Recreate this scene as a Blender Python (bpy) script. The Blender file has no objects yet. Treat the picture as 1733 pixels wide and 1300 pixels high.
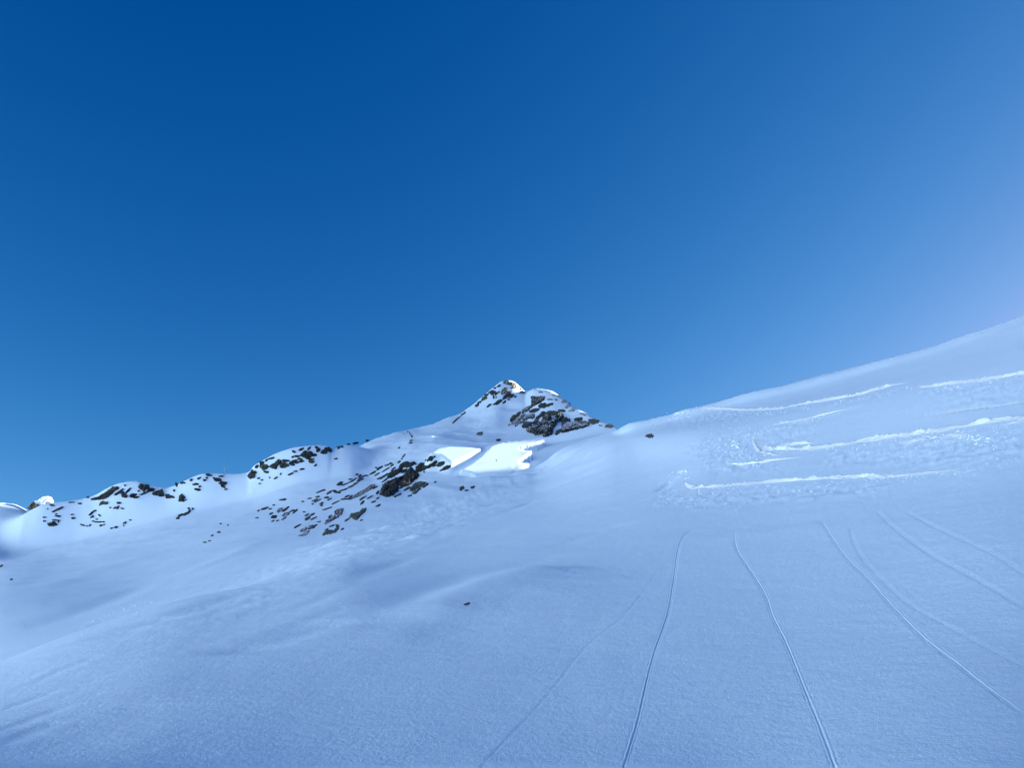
import bpy, math, random
import numpy as np
from mathutils import Vector

# ------------------------------------------------------------------ camera, sky, sun, exposure
SC = bpy.context.scene
PITCH = math.radians(12.3)
F = 1285.0                      # focal length in photo pixels (photo 1733 x 1300)
CX, CY = 866.5, 650.0
SUN_AZ, SUN_EL = math.radians(74.0), math.radians(13.0)

cam_d = bpy.data.cameras.new('camera'); cam = bpy.data.objects.new('camera', cam_d)
SC.collection.objects.link(cam)
cam_d.sensor_width = 36.0; cam_d.lens = F/1733.0*36.0
cam_d.clip_start = 0.1; cam_d.clip_end = 20000.0
cam.location = (0, 0, 0); cam.rotation_euler = (math.pi/2 + PITCH, 0, 0)
SC.camera = cam
SC.view_settings.view_transform = 'Standard'
SC.view_settings.look = 'None'
SC.view_settings.gamma = 1.0
SC.view_settings.exposure = 2.18

W = bpy.data.worlds.new('World'); SC.world = W; W.use_nodes = True
nt = W.node_tree; nt.nodes.clear()
SK = dict(air=0.8, dust=2.0, oz=4.0, lift=0.3, pw=(3.85, 1.98, 1.24), k=(9.3, 1.42, 1.15), st=0.0450, sun=(1.0, 0.945, 0.84))
sky = nt.nodes.new('ShaderNodeTexSky'); sky.sky_type = 'NISHITA'; sky.sun_disc = False
sky.sun_elevation = SUN_EL; sky.sun_rotation = SUN_AZ
sky.altitude = 2600; sky.air_density = SK['air']; sky.dust_density = SK['dust']; sky.ozone_density = SK['oz']
# the pale band Nishita draws at the horizon is lowered: high, dry mountain air stays blue down to the ridges
tc = nt.nodes.new('ShaderNodeTexCoord')
lift = nt.nodes.new('ShaderNodeVectorMath'); lift.operation = 'ADD'; lift.inputs[1].default_value = (0, 0, SK['lift'])
nrm = nt.nodes.new('ShaderNodeVectorMath'); nrm.operation = 'NORMALIZE'
nt.links.new(tc.outputs['Generated'], lift.inputs[0]); nt.links.new(lift.outputs[0], nrm.inputs[0])
nt.links.new(nrm.outputs[0], sky.inputs[0])
sp = nt.nodes.new('ShaderNodeSeparateColor'); cb = nt.nodes.new('ShaderNodeCombineColor')
nt.links.new(sky.outputs[0], sp.inputs[0])
chan = []
for i in range(3):       # per-channel contrast of the camera's rendering of the sky (power, then gain)
    pw = nt.nodes.new('ShaderNodeMath'); pw.operation = 'POWER'; pw.inputs[1].default_value = SK['pw'][i]
    ml = nt.nodes.new('ShaderNodeMath'); ml.operation = 'MULTIPLY_ADD'; ml.inputs[1].default_value = SK['k'][i]; ml.inputs[2].default_value = (-0.022, 0, 0)[i]; ml.use_clamp = False
    nt.links.new(sp.outputs[i], pw.inputs[0]); nt.links.new(pw.outputs[0], ml.inputs[0]); chan.append(ml)
mx0 = nt.nodes.new('ShaderNodeMath'); mx0.operation = 'MAXIMUM'; mx0.inputs[1].default_value = 0.0
nt.links.new(chan[0].outputs[0], mx0.inputs[0])
rm = nt.nodes.new('ShaderNodeMath'); rm.operation = 'MINIMUM'
nt.links.new(mx0.outputs[0], rm.inputs[0]); nt.links.new(chan[1].outputs[0], rm.inputs[1])
nt.links.new(rm.outputs[0], cb.inputs[0]); nt.links.new(chan[1].outputs[0], cb.inputs[1]); nt.links.new(chan[2].outputs[0], cb.inputs[2])
bg = nt.nodes.new('ShaderNodeBackground'); bg.inputs['Strength'].default_value = SK['st']
out = nt.nodes.new('ShaderNodeOutputWorld')
nt.links.new(cb.outputs[0], bg.inputs[0]); nt.links.new(bg.outputs[0], out.inputs[0])

sun_d = bpy.data.lights.new('sun', 'SUN'); sun_d.energy = 5.0; sun_d.angle = math.radians(0.5)
sun_d.color = SK['sun']
sun = bpy.data.objects.new('sun', sun_d); SC.collection.objects.link(sun)
SDIR = Vector((math.cos(SUN_EL)*math.sin(SUN_AZ), math.cos(SUN_EL)*math.cos(SUN_AZ), math.sin(SUN_EL)))
sun.rotation_euler = SDIR.to_track_quat('Z', 'Y').to_euler()

# ------------------------------------------------------------------ small maths
def pix(px, py):
    """photo pixel -> azimuth, tangent of elevation"""
    x = (np.asarray(px, float)-CX)/F; y = (CY-np.asarray(py, float))/F
    Y = math.cos(PITCH) - y*math.sin(PITCH); Z = math.sin(PITCH) + y*math.cos(PITCH)
    h = np.hypot(x, Y)
    return np.arctan2(x, Y), Z/h

def pchip(x, y, q):
    x = np.asarray(x, float); y = np.asarray(y, float); q = np.asarray(q, float)
    h = np.diff(x); d = np.diff(y)/h
    m = np.zeros_like(x)
    s = np.sign(d[:-1])*np.sign(d[1:]) > 0
    w1 = 2*h[1:]+h[:-1]; w2 = h[1:]+2*h[:-1]
    with np.errstate(divide='ignore', invalid='ignore'):
        mm = (w1+w2)/(w1/d[:-1]+w2/d[1:])
    m[1:-1] = np.where(s, mm, 0)
    m[0] = d[0]; m[-1] = d[-1]
    i = np.clip(np.searchsorted(x, q)-1, 0, len(x)-2)
    t = (q-x[i])/h[i]; t = np.clip(t, 0, 1)
    return ((2*t**3-3*t**2+1)*y[i] + (t**3-2*t**2+t)*h[i]*m[i] + (-2*t**3+3*t**2)*y[i+1] + (t**3-t**2)*h[i]*m[i+1])

def hash2(i, j, seed=0):
    n = (i.astype(np.int64)*374761393 + j.astype(np.int64)*668265263 + seed*974634777) & 0xffffffff
    n = ((n ^ (n >> 13))*1274126177) & 0xffffffff
    return ((n ^ (n >> 16)) & 0xffffff)/float(0xffffff)

def vnoise(x, y, seed=0):
    i = np.floor(x); j = np.floor(y); fx = x-i; fy = y-j
    fx = fx*fx*fx*(fx*(fx*6-15)+10); fy = fy*fy*fy*(fy*(fy*6-15)+10)
    a = hash2(i, j, seed); b = hash2(i+1, j, seed); c = hash2(i, j+1, seed); d = hash2(i+1, j+1, seed)
    return (a+(b-a)*fx+(c-a)*fy+(a-b-c+d)*fx*fy)*2-1

def fbm(x, y, octv=4, seed=0, gain=0.5):
    s = 0; a = 1.0; tot = 0
    for k in range(octv):
        s = s + a*vnoise(x*2**k+k*17.3, y*2**k-k*9.1, seed+k); tot += a; a *= gain
    return s/tot

def sst(a, b, x):
    t = np.clip((x-a)/(b-a), 0, 1); return t*t*(3-2*t)

# ------------------------------------------------------------------ terrain: rings of (azimuth, elevation, distance)
SKY_L = [(-60,905),(0,893),(50,865),(75,853),(94,849.5),(136,844.5),(159,838),(184,825),(203,817),(231,813.5),(256,821),(280,825),(298,820),
 (320,810),(347,802),(382,804),(417,802),(421,800),(430,790),(451,777),(469,767),(497,758),(515,755),(543,752.6),
 (555,753.5),(562,757.7),(585,752),(621.6,745)]
SKY_P = [(640,741.5),(688.5,726.5),(709,723),(746,711.5),(760,705),(778.5,699),(795,687.7),(819,668),(838.5,652.4),(850,644.5),
 (862,643),(872,646.5),(881.6,655),(889.5,661),(904,658),(921,659),(932.7,661),(946,669),(958,678),(974,690.6),
 (995.5,701.4),(1015,711),(1036.6,718),(1049.4,726)]
SKY_R = [(1054,723),(1066,717),(1101,710),(1133,703),(1156,695),(1192,687.5),(1227,677.7),(1271,666),(1322,656),
 (1365,644),(1428,628),(1484,612.6),(1562,593),(1602,581),(1641,567),(1700,547.6),(1733,535),(1800,505)]

def curve(pts, left, right):
    """pts: photo (x, y, distance); left/right: (azimuth deg, elevation deg, distance) outside the frame"""
    rows = [(math.radians(a), math.tan(math.radians(e)), r) for a, e, r in left]
    for x, y, r in pts:
        a, t = pix(x, y); rows.append((float(a), float(t), r))
    rows += [(math.radians(a), math.tan(math.radians(e)), r) for a, e, r in right]
    return np.array(rows)

CUR = []
CUR.append(curve([(-200,1300,6.6),(0,1300,6.5),(600,1300,6.2),(1200,1300,6),(1733,1300,5.6)],
                 [(-180,-14,6.5),(-120,-17,6.5),(-60,-18,6.5)], [(50,-14,5.6),(90,-11,6),(130,-12,6),(180,-14,6.5)]))
CUR.append(curve([(0,1205,12.5),(300,1150,12),(600,1135,11.5),(900,1130,11),(1300,1120,10.5),(1733,1105,10)],
                 [(-180,-11,13),(-120,-16,13),(-60,-15.5,13)], [(50,-6,10),(90,-1,11),(130,-5,12),(180,-11,13)]))
CUR.append(curve([(-150,1180,24),(0,1120,26),(100,1080,27),(200,1045,29),(300,1015,31),(430,988,33),(600,958,31),(760,962,28),(900,962,25),(1200,955,23),(1500,935,20),(1733,915,18)],
                 [(-180,-10,26),(-120,-16,26),(-60,-14,24)], [(50,2,18),(90,7,20),(130,0,24),(180,-10,26)]))
CUR.append(curve([(-150,1210,58),(0,1150,58),(200,1066,60),(430,990,62),(600,930,62),(760,903,58),(900,885,52),(1100,865,42),(1300,855,36),(1500,840,31),(1733,820,27)],
                 [(-180,-11,60),(-120,-19,60),(-60,-18,58)], [(50,9,30),(90,15,36),(130,4,50),(180,-11,60)]))
CUR.append(curve([(0,1020,112),(200,993,116),(430,935,122),(600,893,134),(780,852,150),(900,828,148),(1045,788,100),(1200,778,60),(1450,748,48),(1733,700,40)],
                 [(-180,-11,120),(-120,-16,120),(-60,-12,115)], [(50,15,52),(90,19,65),(130,7,95),(180,-11,120)]))
CUR.append(curve([(0,961,194),(100,948,194),(200,927,194),(300,905,192),(400,884,191),(500,862,190),(600,844,189),(700,827,194),(780,806,202),(900,796,198),(1045,748,140),(1200,728,82),(1450,675,66),(1733,610,56)],
                 [(-180,-8,190),(-150,-5,185),(-105,-4,180),(-75,-7,180),(-60,-8,185)], [(50,18,75),(90,17,100),(130,6,150),(180,-8,190)]))
def rg(x): return 245-6*float(sst(150, 380, x))+17*float(sst(500, 700, x))
G = [(x, y, rg(x)) for x, y in SKY_L if x <= 590]
G += [(640,760,254),(700,745,257),(760,740,258),(850,742,250),(925,738,238),(980,737,222),(1035,731,190)]
G += [(x, y, 170-75*max(0, min(1, (x-1050)/600))**0.6) for x, y in SKY_R]
CUR.append(curve(G, [(-180,-3,260),(-150,4,250),(-105,7,240),(-75,2,244),(-60,-3,244),(-42,-0.3,244)], [(50,19.5,120),(90,18,180),(130,7,230),(180,-3,260)]))
def smooth_line(L, x, wd):
    xs = np.arange(x-2*wd, x+2*wd+1, wd/4); ys = np.interp(xs, [p[0] for p in L], [p[1] for p in L])
    w = np.exp(-((xs-x)/wd)**2); return float((ys*w).sum()/w.sum())
SK_ALL = SKY_L+SKY_P+SKY_R
G0 = [(-60,910,230),(0,938,231),(100,921,231),(200,899,230),(270,880,229),(400,853,228),(500,822,227),(590,803,229)]
G0 += [(640,785,240),(700,768,238),(760,760,232),(850,756,226),(925,752,218),(980,748,200),(1035,739,168)]
G0 += [(x, smooth_line(SKY_R, x, 60)+14, (170-75*max(0, min(1, (x-1050)/600))**0.6)*0.93) for x in range(1080, 1740, 60)]
CUR.insert(len(CUR)-1, curve(G0, [(-180,-4.5,240),(-150,1,232),(-105,3,224),(-75,-1,224),(-60,-4,226),(-42,-1.5,228)], [(50,19.0,110),(90,18,165),(130,6.8,212),(180,-4.5,240)]))
H = [(-60,862,267),(-20,850,267),(0,850,267),(20,852,267),(50,866,268),(75,884,270),(200,855,275),(400,830,290),(560,775,290)]
RH = [300,315,325,335,342,348,352,358,362,366,368,366,358,350,335,325,318,308,298,284,268,252,236,222]
H += [(x, y, r) for (x, y), r in zip(SKY_P, RH)]
H0 = [(-60,882,258),(0,868,258),(50,872,258),(100,880,259),(300,850,260),(450,815,262),(560,785,266)]
H0 += [(x, 0.5*smooth_line(SK_ALL, x, 18)+0.5*gb, rr) for x, gb, rr in [(640,760,278),(700,745,290),(760,740,300),(800,741,306),(850,742,308),(890,740,296),(925,738,280),(960,737,268),(990,736,252),(1020,733,232),(1045,730,214)]]
H0 += [(1070,727,215),(1120,717,240),(1200,698,255),(1400,647,255),(1600,592,250),(1733,546,240)]
CUR.append(curve(H0, [(-180,1,300),(-150,11,290),(-105,14,285),(-75,7,280),(-60,-2.5,270)], [(44,19.5,250),(50,19.4,250),(90,18,250),(130,7.5,285),(180,1,300)]))
H += [(1060,735,230),(1100,722,260),(1200,699,300),(1400,648,300),(1600,593,300),(1733,548,290)]
CUR.append(curve(H, [(-180,5,350),(-150,17,340),(-105,20,340),(-75,11,340),(-60,-2,340)], [(44,19,300),(50,19.5,300),(90,18,320),(130,8,340),(180,5,350)]))
CUR.append(curve([(-60,905,480),(0,900,480),(300,870,480),(560,830,480),(700,780,480),(860,730,480),(1000,760,440),(1060,745,440),(1200,712,440),(1400,660,440),(1733,570,440)],
                 [(-180,13,500),(-150,27,500),(-105,31,500),(-75,18,500),(-60,-2.5,480)], [(44,17,460),(50,17,480),(90,16,500),(130,7,500),(180,13,500)]))  # unseen mountain at left and behind, raised to bounce sunlight onto shaded snow
CUR.append(curve([(0,905,1500),(866,900,1500),(1733,880,1500)],
                 [(-180,8,1500),(-150,20,1500),(-105,24,1500),(-75,12,1500),(-60,-0.5,1500)], [(60,2,1500),(90,2,1500),(180,8,1500)]))
CUR.append(curve([(866,930,6000)], [(-180,-1,6000)], [(180,-1,6000)]))

AZ = np.concatenate([np.radians(np.arange(-180, -38, 1.5)), np.radians(np.arange(-38, 38, 0.07)), np.radians(np.arange(38, 60, 0.4)), np.radians(np.arange(60, 180, 1.5))])
LR = np.concatenate([np.arange(math.log(1.2), math.log(185), 0.0085), np.arange(math.log(185), math.log(270), 0.0035), np.arange(math.log(270), math.log(480), 0.0085), np.linspace(math.log(480), math.log(6000), 60)])
RR = np.exp(LR)
NA, NR = len(AZ), len(RR)
ka = []
for c in CUR:
    ka.append((pchip(c[:, 0], c[:, 1], AZ), pchip(c[:, 0], np.log(c[:, 2]), AZ)))
TE = np.zeros((NA, NR))
for i in range(NA):
    xs = np.array([k[1][i] for k in ka]); ys = np.array([k[0][i] for k in ka])
    t = pchip(xs, ys, LR)
    inner = LR < xs[0]
    t[inner] = ys[0]*math.exp(xs[0])/RR[inner]
    TE[i] = t
AA, R2 = np.meshgrid(AZ, RR, indexing='ij')
X = R2*np.sin(AA); Y = R2*np.cos(AA); Z = TE*R2
# broad wind-shaped undulation, growing with distance
far = sst(40, 160, R2)
Z += fbm(X/3.0, Y/7.0, 4, 3)*0.035*sst(3, 12, R2)*(1-far)
Z += fbm(X/11.0+3, Y/16.0, 4, 8)*0.12*sst(8, 40, R2)
Z += fbm(X/26.0+3, Y/26.0, 4, 21)*0.5*far*(1-0.6*sst(300, 400, R2))

Z += (fbm(X/9.0, Y/9.0, 4, 31)*0.30-np.abs(fbm(X/15.0+Y/40, Y/22.0, 4, 41))*0.9)*sst(150, 210, R2)*(1-sst(500, 700, R2))*(1-0.5*sst(330, 380, R2))*(0.3+0.7*sst(-14, -9, np.degrees(AA)))
def refresh():
    global TE, CM
    TE = Z/R2
    CM = np.maximum.accumulate(TE, axis=1)
refresh()
def col_hit(ci, te):
    out = np.empty(len(ci)); sky_ = np.zeros(len(ci), bool)
    for c in np.unique(ci):
        m = ci == c; cm = CM[c]; t = te[m]
        k = np.searchsorted(cm, t, side='left')
        over = k >= NR
        ks = int(np.argmax(cm[:np.searchsorted(RR, 480)]))
        k = np.clip(k, 1, NR-1)
        a = cm[k-1]; b = cm[k]; f = np.where(b > a, (t-a)/np.maximum(b-a, 1e-9), 0)
        r = np.exp(LR[k-1]+(LR[k]-LR[k-1])*np.clip(f, 0, 1))
        toohigh = over | (t > cm[ks])
        r = np.where(toohigh, RR[ks], r); out[m] = r; sky_[m] = toohigh
    return out, sky_
def hit(px, py):
    """photo pixels -> world points on the snow (at the skyline's distance above it), distance, above-skyline flag"""
    px = np.atleast_1d(np.asarray(px, float)); py = np.atleast_1d(np.asarray(py, float))
    a, t = pix(px, py)
    f = np.interp(a, AZ, np.arange(NA)); c0 = np.clip(np.floor(f).astype(int), 0, NA-2); w = f-c0
    r0, s0 = col_hit(c0, t); r1, s1 = col_hit(c0+1, t)
    near = np.abs(np.log(r0/r1)) < 0.08
    r = np.where(near, r0*(1-w)+r1*w, np.where(w < 0.5, r0, r1))
    return np.stack([r*np.sin(a), r*np.cos(a), r*t], 1), r, s0 & s1
def ground(x, y):
    r = np.hypot(x, y); a = np.arctan2(x, y)
    f = np.interp(a, AZ, np.arange(NA)); g = np.interp(np.log(r), LR, np.arange(NR))
    i = np.clip(np.floor(f).astype(int), 0, NA-2); j = np.clip(np.floor(g).astype(int), 0, NR-2); u = f-i; v = g-j
    return (Z[i, j]*(1-u)*(1-v)+Z[i+1, j]*u*(1-v)+Z[i, j+1]*(1-u)*v+Z[i+1, j+1]*u*v)

# ------------------------------------------------------------------ unseen saddle cut in the right-hand ridge so the sun reaches a few drifts
PATCH_B = [(781.6,794.6),(799,785),(817,771),(832.6,755),(848,749.5),(878,746.5),(921,744),(909,749.5),(872,759),(887.5,763),(899,764),(889.5,771),
 (874,783),(895,785),(881.6,792.6),(862,801.5),(842,807),(830.6,803.4),(805,804),(797,798.5)]
PATCH_A = [(730,767),(741.6,760),(760,756.6),(785,757.6),(800,759),(811,759.7),(795,769),(772,779),(764,783),(753,774),(746,769)]
SLIVER = [(945,755.2),(960,752.6),(998,749.6),(998,750.9),(960,754.4)]
CAP_A = [(695,781),(699,775),(704,774),(709,779),(712,784),(704,784)]
sA, cA, tE = math.sin(SUN_AZ), math.cos(SUN_AZ), math.tan(SUN_EL)
UU = X*sA+Y*cA; VV = Y*sA-X*cA
def seg_dist(px, py, poly):
    """signed distance in photo pixels, positive inside"""
    n = len(poly); d = np.full(px.shape, 1e9); ins = np.zeros(px.shape, bool)
    for i in range(n):
        x0, y0 = poly[i]; x1, y1 = poly[(i+1) % n]
        ex, ey = x1-x0, y1-y0; L = ex*ex+ey*ey+1e-12
        t = np.clip(((px-x0)*ex+(py-y0)*ey)/L, 0, 1)
        d = np.minimum(d, np.hypot(px-x0-t*ex, py-y0-t*ey))
        c = ((y0 > py) != (y1 > py)) & (px < (x1-x0)*(py-y0)/(y1-y0+1e-12)+x0)
        ins ^= c
    return np.where(ins, d, -d)
def to_pix(a, te):
    dx = np.sin(a); dy = np.cos(a)
    f = dy*math.cos(PITCH)+te*math.sin(PITCH); up = -dy*math.sin(PITCH)+te*math.cos(PITCH)
    return CX+F*dx/f, CY-F*up/f
# a gently tilted bench that faces the sun, on the spur above the crag
a0, t0 = pix(845, 775); R0 = 216.0; GXB, GYB = -0.04, 0.50
x0b, y0b, z0b = R0*math.sin(a0), R0*math.cos(a0), R0*float(t0)
reg = (AA > math.radians(-9.5)) & (AA < math.radians(5)) & (R2 > 140) & (R2 < 300)
xr, yr = X[reg], Y[reg]
zp = z0b+GXB*(xr-x0b)+GYB*(yr-y0b)
ppx, ppy = to_pix(AA[reg], zp/R2[reg])
sdu = np.maximum(seg_dist(ppx, ppy, PATCH_A), seg_dist(ppx, ppy, PATCH_B))
DROP = 0.9
zn = zp-DROP*sst(0, 5, -sdu)
m = 1-sst(3, 15, -sdu)
inB = sdu > 0
ur, vr = xr*sA+yr*cA, yr*sA-xr*cA
wr = zp-ur*tE
vbin = np.arange(vr[inB].min()-1, vr[inB].max()+1, 1.0)
wmin = np.array([wr[inB & (np.abs(vr-v) < 0.9)].min() if (inB & (np.abs(vr-v) < 0.9)).any() else np.nan for v in vbin])
ok = ~np.isnan(wmin); vbin = vbin[ok]; wmin = wmin[ok]
V0, V1 = float(vbin[0]), float(vbin[-1])
Z[reg] = Z[reg]*(1-m)+zn*m
# far ridge, out of view: lowered to a saddle for the sun to clear it
far_w = wmin.min()-5
lim = far_w+80*sst(0, 9, VV-V1)+80*sst(-1, 8, V0-VV)+tE*UU
lim2 = wmin.max()+8.0+80*sst(9.5, 16, np.abs(VV-256))+tE*UU  # second unseen notch, opened for sun on the far left hill
lim = np.minimum(lim, lim2)
hid = (AA > math.radians(9)) & (TE < CM-1e-4) | (AA > math.radians(33.5)) & (R2 > 110)
Z = np.where(hid & (UU > 60), np.minimum(Z, lim), Z)
# hollow cut between the bench and the right hill to let the sun through
wlow = np.array([wmin[max(0, k-4):k+5].min() for k in range(len(wmin))])
wlow = np.convolve(np.pad(wlow, 3, 'edge'), np.ones(7)/7, 'valid')
ho = np.interp(VV, vbin, wlow-0.8)+9*sst(0, 12, VV-V1)+9*sst(0, 12, V0-VV)+tE*UU
inreg = (UU > 48) & (AA > math.radians(-0.6)) & (AA < math.radians(16)) & (VV > V0-14) & (VV < V1+14)
sdg = np.full(Z.shape, 99.0); sdg[reg] = -sdu
ho = ho+10*(1-sst(48, 57, UU))+8*sst(13, 16, np.degrees(AA))
Z = np.where(inreg & (sdg > 1), np.minimum(Z, ho), Z)
# hidden ridge added behind the right hill; its jagged top trims the light
lw = np.interp(VV, vbin, wmin-0.35)+7*sst(0, 2.5, VV-V1)+7*sst(0, 2.5, V0-VV)
crest = lw+112*tE-0.55*np.abs(UU-112)
sk = np.interp(AA, AZ, TE[:, :np.searchsorted(RR, 215)].max(1))
nearb = hid & (VV > V0-30) & (VV < V1+30) & (UU > 85) & (UU < 150)
Z = np.where(nearb, np.maximum(Z, np.minimum(crest, sk*R2*0.99)), Z)
refresh()

# ------------------------------------------------------------------ drifts, hollows and lumps in the snow
def poly_world(pts):
    P, r, _ = hit([p[0] for p in pts], [p[1] for p in pts]); return P, r
def line_dist(x, y, L):
    d = np.full(x.shape, 1e9); sgn = np.zeros(x.shape); along = np.zeros(x.shape)
    tot = np.concatenate([[0], np.cumsum(np.hypot(np.diff(L[:, 0]), np.diff(L[:, 1])))])
    for i in range(len(L)-1):
        ex, ey = L[i+1]-L[i]; LL = ex*ex+ey*ey+1e-9
        t = np.clip(((x-L[i, 0])*ex+(y-L[i, 1])*ey)/LL, 0, 1)
        dx = x-L[i, 0]-t*ex; dy = y-L[i, 1]-t*ey; dd = np.hypot(dx, dy)
        c = dd < d; d = np.where(c, dd, d); sgn = np.where(c, np.sign(ex*dy-ey*dx), sgn); along = np.where(c, (tot[i]+t*(tot[i+1]-tot[i]))/tot[-1], along)
    return d, sgn, along
def stroke(pts, width, amp, step=0.0):
    """a long soft ridge (amp > 0) or hollow (amp < 0) along a line in the snow; step leaves one side higher"""
    P, r = poly_world(pts); L = P[:, :2]
    az = np.arctan2(L[:, 0], L[:, 1]); mg = 4*width/r.min()
    i0, i1 = np.searchsorted(AZ, [az.min()-mg, az.max()+mg]); j0, j1 = np.searchsorted(RR, [r.min()-4*width, r.max()+4*width])
    if i1 <= i0 or j1 <= j0: return
    sl = (slice(i0, i1), slice(j0, j1))
    d, sg, al = line_dist(X[sl], Y[sl], L)
    tap = sst(0, 0.22, al)*sst(0, 0.22, 1-al)
    Z[sl] += tap*(amp*np.exp(-(d/width)**2)+step*np.tanh(sg*d/width)*np.exp(-(d/(2.6*width))**2))
STROKES = [
 ([(370,1112),(450,1088),(520,1068),(585,1046)], 0.55, -0.11), ([(440,1080),(520,1052),(600,1022)], 0.30, -0.05),
 ([(360,1100),(450,1072),(540,1040)], 0.6, 0.05),
 ([(-60,1306),(40,1275),(120,1248),(200,1215),(290,1178)], 0.75, -0.08), ([(-20,1262),(60,1232),(110,1212)], 0.16, -0.035),
 ([(0,1238),(60,1214),(130,1190)], 0.14, -0.03), ([(-20,1210),(50,1185),(110,1166)], 0.16, -0.03), ([(40,1165),(110,1132),(180,1105)], 0.2, -0.03),
 ([(150,1085),(230,1058),(290,1040)], 0.7, -0.10), ([(250,1062),(330,1030),(420,1000)], 0.6, -0.08), ([(330,1060),(420,1030),(520,1000)], 0.5, 0.05),
 ([(300,1000),(400,975),(480,952)], 1.0, -0.14), ([(480,1040),(540,1015),(600,990)], 0.35, -0.05), ([(560,1000),(640,965),(700,940)], 0.6, -0.08),
 ([(600,960),(680,930),(760,890),(830,865)], 1.1, -0.05), ([(640,940),(720,905),(800,870)], 0.8, 0.07),
 ([(700,905),(780,875),(860,842),(930,820)], 1.6, -0.08), ([(820,880),(900,850),(980,822)], 1.2, -0.12),
 ([(840,868),(880,856),(905,848)], 0.9, -0.22),
 ([(690,1060),(760,1018),(830,990),(920,968),(1000,958)], 1.1, 0.34), ([(640,1052),(720,1000),(800,970),(920,945),(1020,938)], 0.9, -0.16),
 ([(780,1030),(700,1066),(620,1100)], 0.6, 0.05), ([(940,800),(1000,785),(1060,765)], 1.4, 0.14), ([(900,832),(980,808),(1050,790)], 1.4, -0.14),
 ([(960,850),(1050,822),(1110,800)], 0.8, 0.09), ([(1000,872),(1080,850),(1150,835)], 0.7, -0.07), ([(930,930),(1010,900),(1090,880)], 0.7, -0.07),
 ([(1117,832),(1130,818),(1148,806)], 0.45, -0.22), ([(1430,622),(1560,592),(1700,556)], 1.2, 0.06),
 ([(0,1075),(60,1060),(150,1030),(260,985)], 2.2, -0.35), ([(60,1000),(160,965),(280,930)], 3.0, 0.22), ([(0,950),(80,925),(170,905)], 3.0, -0.25),
 ([(300,975),(380,945),(440,915)], 2.0, 0.25), ([(290,940),(340,932),(356,929)], 0.35, 0.22),
 ([(1200,905),(1400,890),(1600,880)], 0.9, 0.03), ([(880,1010),(980,985),(1080,975)], 0.8, 0.04),
]
for st_ in STROKES: stroke(st_[0], st_[1], st_[2]*0.6)
# small rounded mounds in the fan below the crag
for (px_, py_, w_, h_) in [(569,921,1.3,0.45),(576,915,0.7,0.3),(586,915,0.8,0.3),(612,909,1.0,0.3),(625,908,1.1,0.35),(639,896,1.0,0.4),(659,893,1.1,0.5),(655,896,0.7,0.3),(716,887,0.8,0.35),
        (735,857,0.9,0.5),(727,862,1.6,0.35),(700,911,0.7,0.3),(792,848,0.9,0.35),(780,853,1.4,0.2),(735,873,1.2,0.2),(943,768,1.5,0.5),(905,783,2.0,0.3),(965,765,1.0,0.25),(1005,762,1.2,0.3),(1022,753,1.0,0.3),
        (690,868,0.8,0.2),(750,862,0.8,0.22),(560,905,1.0,0.18),(530,925,1.1,0.16),(500,940,1.0,0.14)]:
    q, r_ = poly_world([(px_, py_)]); q = q[0]; r_ = r_[0]
    i0, i1 = np.searchsorted(AZ, [math.atan2(q[0], q[1])-4*w_/r_, math.atan2(q[0], q[1])+4*w_/r_]); j0, j1 = np.searchsorted(RR, [r_-4*w_, r_+4*w_])
    sl = (slice(i0, i1), slice(j0, j1)); d2 = ((X[sl]-q[0])/1.5)**2+(Y[sl]-q[1])**2
    Z[sl] += h_*np.exp(-d2/w_**2)
# rippled, wind-torn band from the fan to the valley and the trampled ground round the big tracks
ppx, ppy = to_pix(AA, TE)
band = sst(60, 0, np.abs((ppy-(1010-0.42*(ppx-420)))))*sst(150, 350, ppx)*sst(1000, 820, ppx)*(R2 > 12)*(R2 < 240)
Z += band*fbm((X*0.9+Y*0.25)/(0.012*R2+0.5), (Y-X*0.2)/(0.035*R2+1.2), 4, 77)*0.0011*R2
rough = np.zeros_like(Z)
for poly_ in [[(1150,765),(1200,735),(1330,715),(1400,700),(1370,745),(1300,775),(1330,800),(1200,800)], [(1110,850),(1120,815),(1160,835),(1300,828),(1420,820),(1520,815),(1500,835),(1300,850),(1180,862)],
              [(1400,765),(1550,745),(1733,722),(1733,775),(1560,790),(1400,788)], [(1080,715),(1160,695),(1250,697),(1300,705),(1180,730),(1100,735)], [(1560,660),(1733,640),(1733,690),(1600,690)]]:
    xs = [p[0] for p in poly_]; ys = [p[1] for p in poly_]
    mm = (ppx > min(xs)-20) & (ppx < max(xs)+20) & (ppy > min(ys)-20) & (ppy < max(ys)+20) & (R2 < 200) & (R2 > 25)
    rough[mm] = np.maximum(rough[mm], sst(-10, 14, seg_dist(ppx[mm], ppy[mm], poly_)))
Z += rough*(fbm(X/0.6, Y/0.5, 3, 51)*0.09+np.maximum(fbm(X/0.4, Y/0.3, 2, 61), 0.25)*0.10-0.025)
refresh()

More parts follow.
